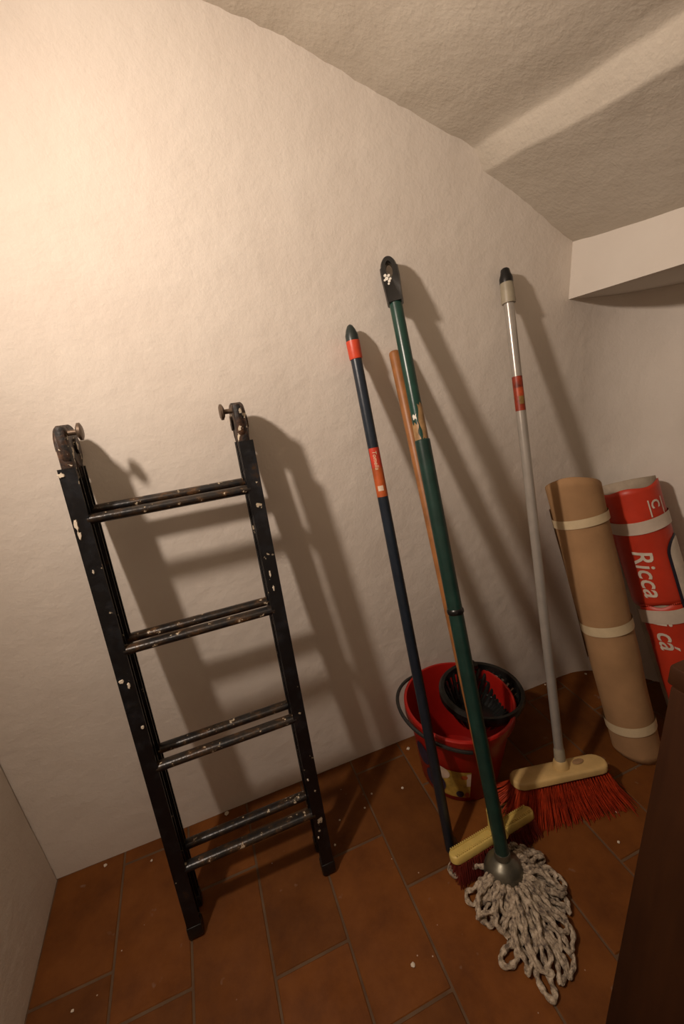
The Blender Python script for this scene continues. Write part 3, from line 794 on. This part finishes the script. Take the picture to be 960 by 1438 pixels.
for (pa, pb, t0) in (((885, 727), (885, 740), -1.7), ((925, 845), (925, 860), -0.80)):
    sa, sb_ = frac(QA, QB, pa) , frac(QA, QB, pb)
    G().add(*patch(p0, ax, sd, fr_, lambda s: qrad(s) + 0.0068, sb_ - 0.004, sa + 0.004, t0, 2.6, 3, 50, lambda a, b: (0.002 * math.sin(b * 11), 0))).make('tape', M['tape_white'], rr_)
rt = lambda s: qrad(s) + 0.0056
s_t = frac(QA, QB, (893, 762))
wrap_text('Ricca', 0.066, p0, ax, sd, fr_, rt, s_t, -0.32, M['ink_white'], 'lettering', rr_, 0.2, 0.0008, spacing=1.0)
s_t = frac(QA, QB, (914, 842))
wrap_text('di cá', 0.066, p0, ax, sd, fr_, rt, s_t, -0.32, M['ink_white'], 'lettering', rr_, 0.2, 0.0008, spacing=1.0)
s_t = frac(QA, QB, (906, 697))
wrap_text('C', 0.034, p0 , ax, sd, fr_, rt, s_t, 0.74, M['ink_white'], 'lettering', rr_, 0.0, 0.001)
for ta in (0.62, 1.16):
    G().add(*patch(p0, ax, sd, fr_, rt, s_t - 0.045, s_t + 0.002, ta, ta + 0.05, 4, 2)).make('print_line', M['ink_white'], rr_)
def capsule(s0, s1, t0, t1, off):
    v = []; f = []; cs, hs, ct, ht = (s0 + s1) / 2, (s1 - s0) / 2, (t0 + t1) / 2, (t1 - t0) / 2
    ns, nt = 30, 12
    for i in range(ns + 1):
        y = -1 + 2 * i / ns; s = cs + hs * y
        e = max(0.0, (abs(y) - 0.6) / 0.4); wd = math.sqrt(max(0.0, 1 - e * e))
        for j in range(nt + 1):
            th = ct + ht * wd * (-1 + 2 * j / nt); r = qrad(s) + off
            v.append(p0 + ax * s + (fr_ * math.cos(th) + sd * math.sin(th)) * r)
    for i in range(ns):
        for j in range(nt): a = i * (nt + 1) + j; f.append((a, a + 1, a + nt + 2, a + nt + 1))
    return v, f
sa, sb_ = frac(QA, QB, (930, 748)), frac(QA, QB, (950, 862))
pn = G().add(*capsule(sb_, sa, 0.78, 2.2, 0.0054)).make('print_panel', M['ink_blue'], rr_)
G().add(*capsule(sb_ + 0.008, sa - 0.008, 0.90, 2.08, 0.0062)).make('panel_field', M['ink_white'], pn)

# ------------------------------------------------------------ wooden cabinet at the right edge of the frame
cx0, cy1, ctop = 0.417, 0.241, 0.786
cb = root('wooden_cabinet', (cx0 + 0.25, cy1 - 0.25, 0), 'low dark brown wooden cabinet in front of the paper rolls', 'cabinet')
G().add(*rbox((cx0 + 0.009, cy1 - 0.25, 0.40), XYZ, (0.018, 0.49, 0.724), 0.0015)).make('side_panel', M['cab'], cb)
G().add(*rbox((cx0 + 0.491, cy1 - 0.25, 0.40), XYZ, (0.018, 0.49, 0.724), 0.0015)).make('side_panel', M['cab'], cb)
G().add(*rbox((cx0 + 0.25, cy1 - 0.010, 0.40), XYZ, (0.464, 0.010, 0.724), 0.001)).make('back_panel', M['cab'], cb)
G().add(*rbox((cx0 + 0.25, cy1 - 0.25, ctop - 0.012), XYZ, (0.500, 0.500, 0.024), 0.003)).make('top', M['cab'], cb)
G().add(*rbox((cx0 + 0.25, cy1 - 0.488, 0.40), XYZ, (0.464, 0.018, 0.70), 0.002)).make('door', M['cab'], cb)
G().add(*rbox((cx0 + 0.25, cy1 - 0.25, 0.019), XYZ, (0.48, 0.46, 0.038), 0.001)).make('plinth', M['cab'], cb)

# ------------------------------------------------------------ plaster crumbs on the floor
mid_ = 'small pale plaster crumb on the tiles between the ladder and the red bucket'
end_ = 'small pale plaster crumb on the tiles beyond the end of the red broom bristles'
crn_ = 'small pale plaster crumb on the tiles between the ladder and the bare left corner'
crumbs = [((580, 1356), .0042, 'pale plaster crumb alone on the tiles in front of the navy pole'), ((565, 1107), .0038, 'pale plaster crumb on the tiles beside the sticker of the red bucket'),
          ((522, 1115), .0028, mid_), ((512, 1135), .0026, mid_), ((477, 1152), .0024, mid_), ((470, 1187), .0026, mid_),
          ((318, 1141), .0060, 'largest pale plaster crumb, at the foot of the wall behind the ladder rungs'),
          ((148, 1216), .0042, crn_), ((213, 1209), .0030, crn_), ((573, 1052), .0050, 'pale plaster crumb at the foot of the wall beside the red bucket'),
          ((868, 1183), .0032, end_), ((866, 1141), .0035, end_), ((822, 947), .0045, 'pale plaster crumb in the wall corner beside the brown paper roll'),
          ((765, 962), .0030, 'tiny pale plaster crumb at the foot of the wall beside the grey broom pole'), ((102, 1420), .0030, 'tiny pale plaster crumb on the tiles along the left wall')]
for i, (p, r, lab) in enumerate(crumbs):
    q = on_z(p, 0.0); q.y = min(q.y, WALL - r * 1.3)
    bm = bmesh.new(); bmesh.ops.create_icosphere(bm, subdivisions=1, radius=1.0); bm.verts.index_update()
    rc = random.Random(i)
    v = [q + Vector((a.co.x * r * rc.uniform(.8, 1.4), a.co.y * r * rc.uniform(.8, 1.3), (a.co.z * 0.6 + 0.5) * r)) for a in bm.verts]
    f = [tuple(z.index for z in fc.verts) for fc in bm.faces]; bm.free()
    v = [Vector((a.x, a.y, max(a.z, 0.0))) for a in v]
    o = build('plaster_crumb', [a - q for a in v], f, M['crumb'], None, False); o.location = q
    tagthing(o, lab, 'crumb', 'plaster crumbs on the floor')
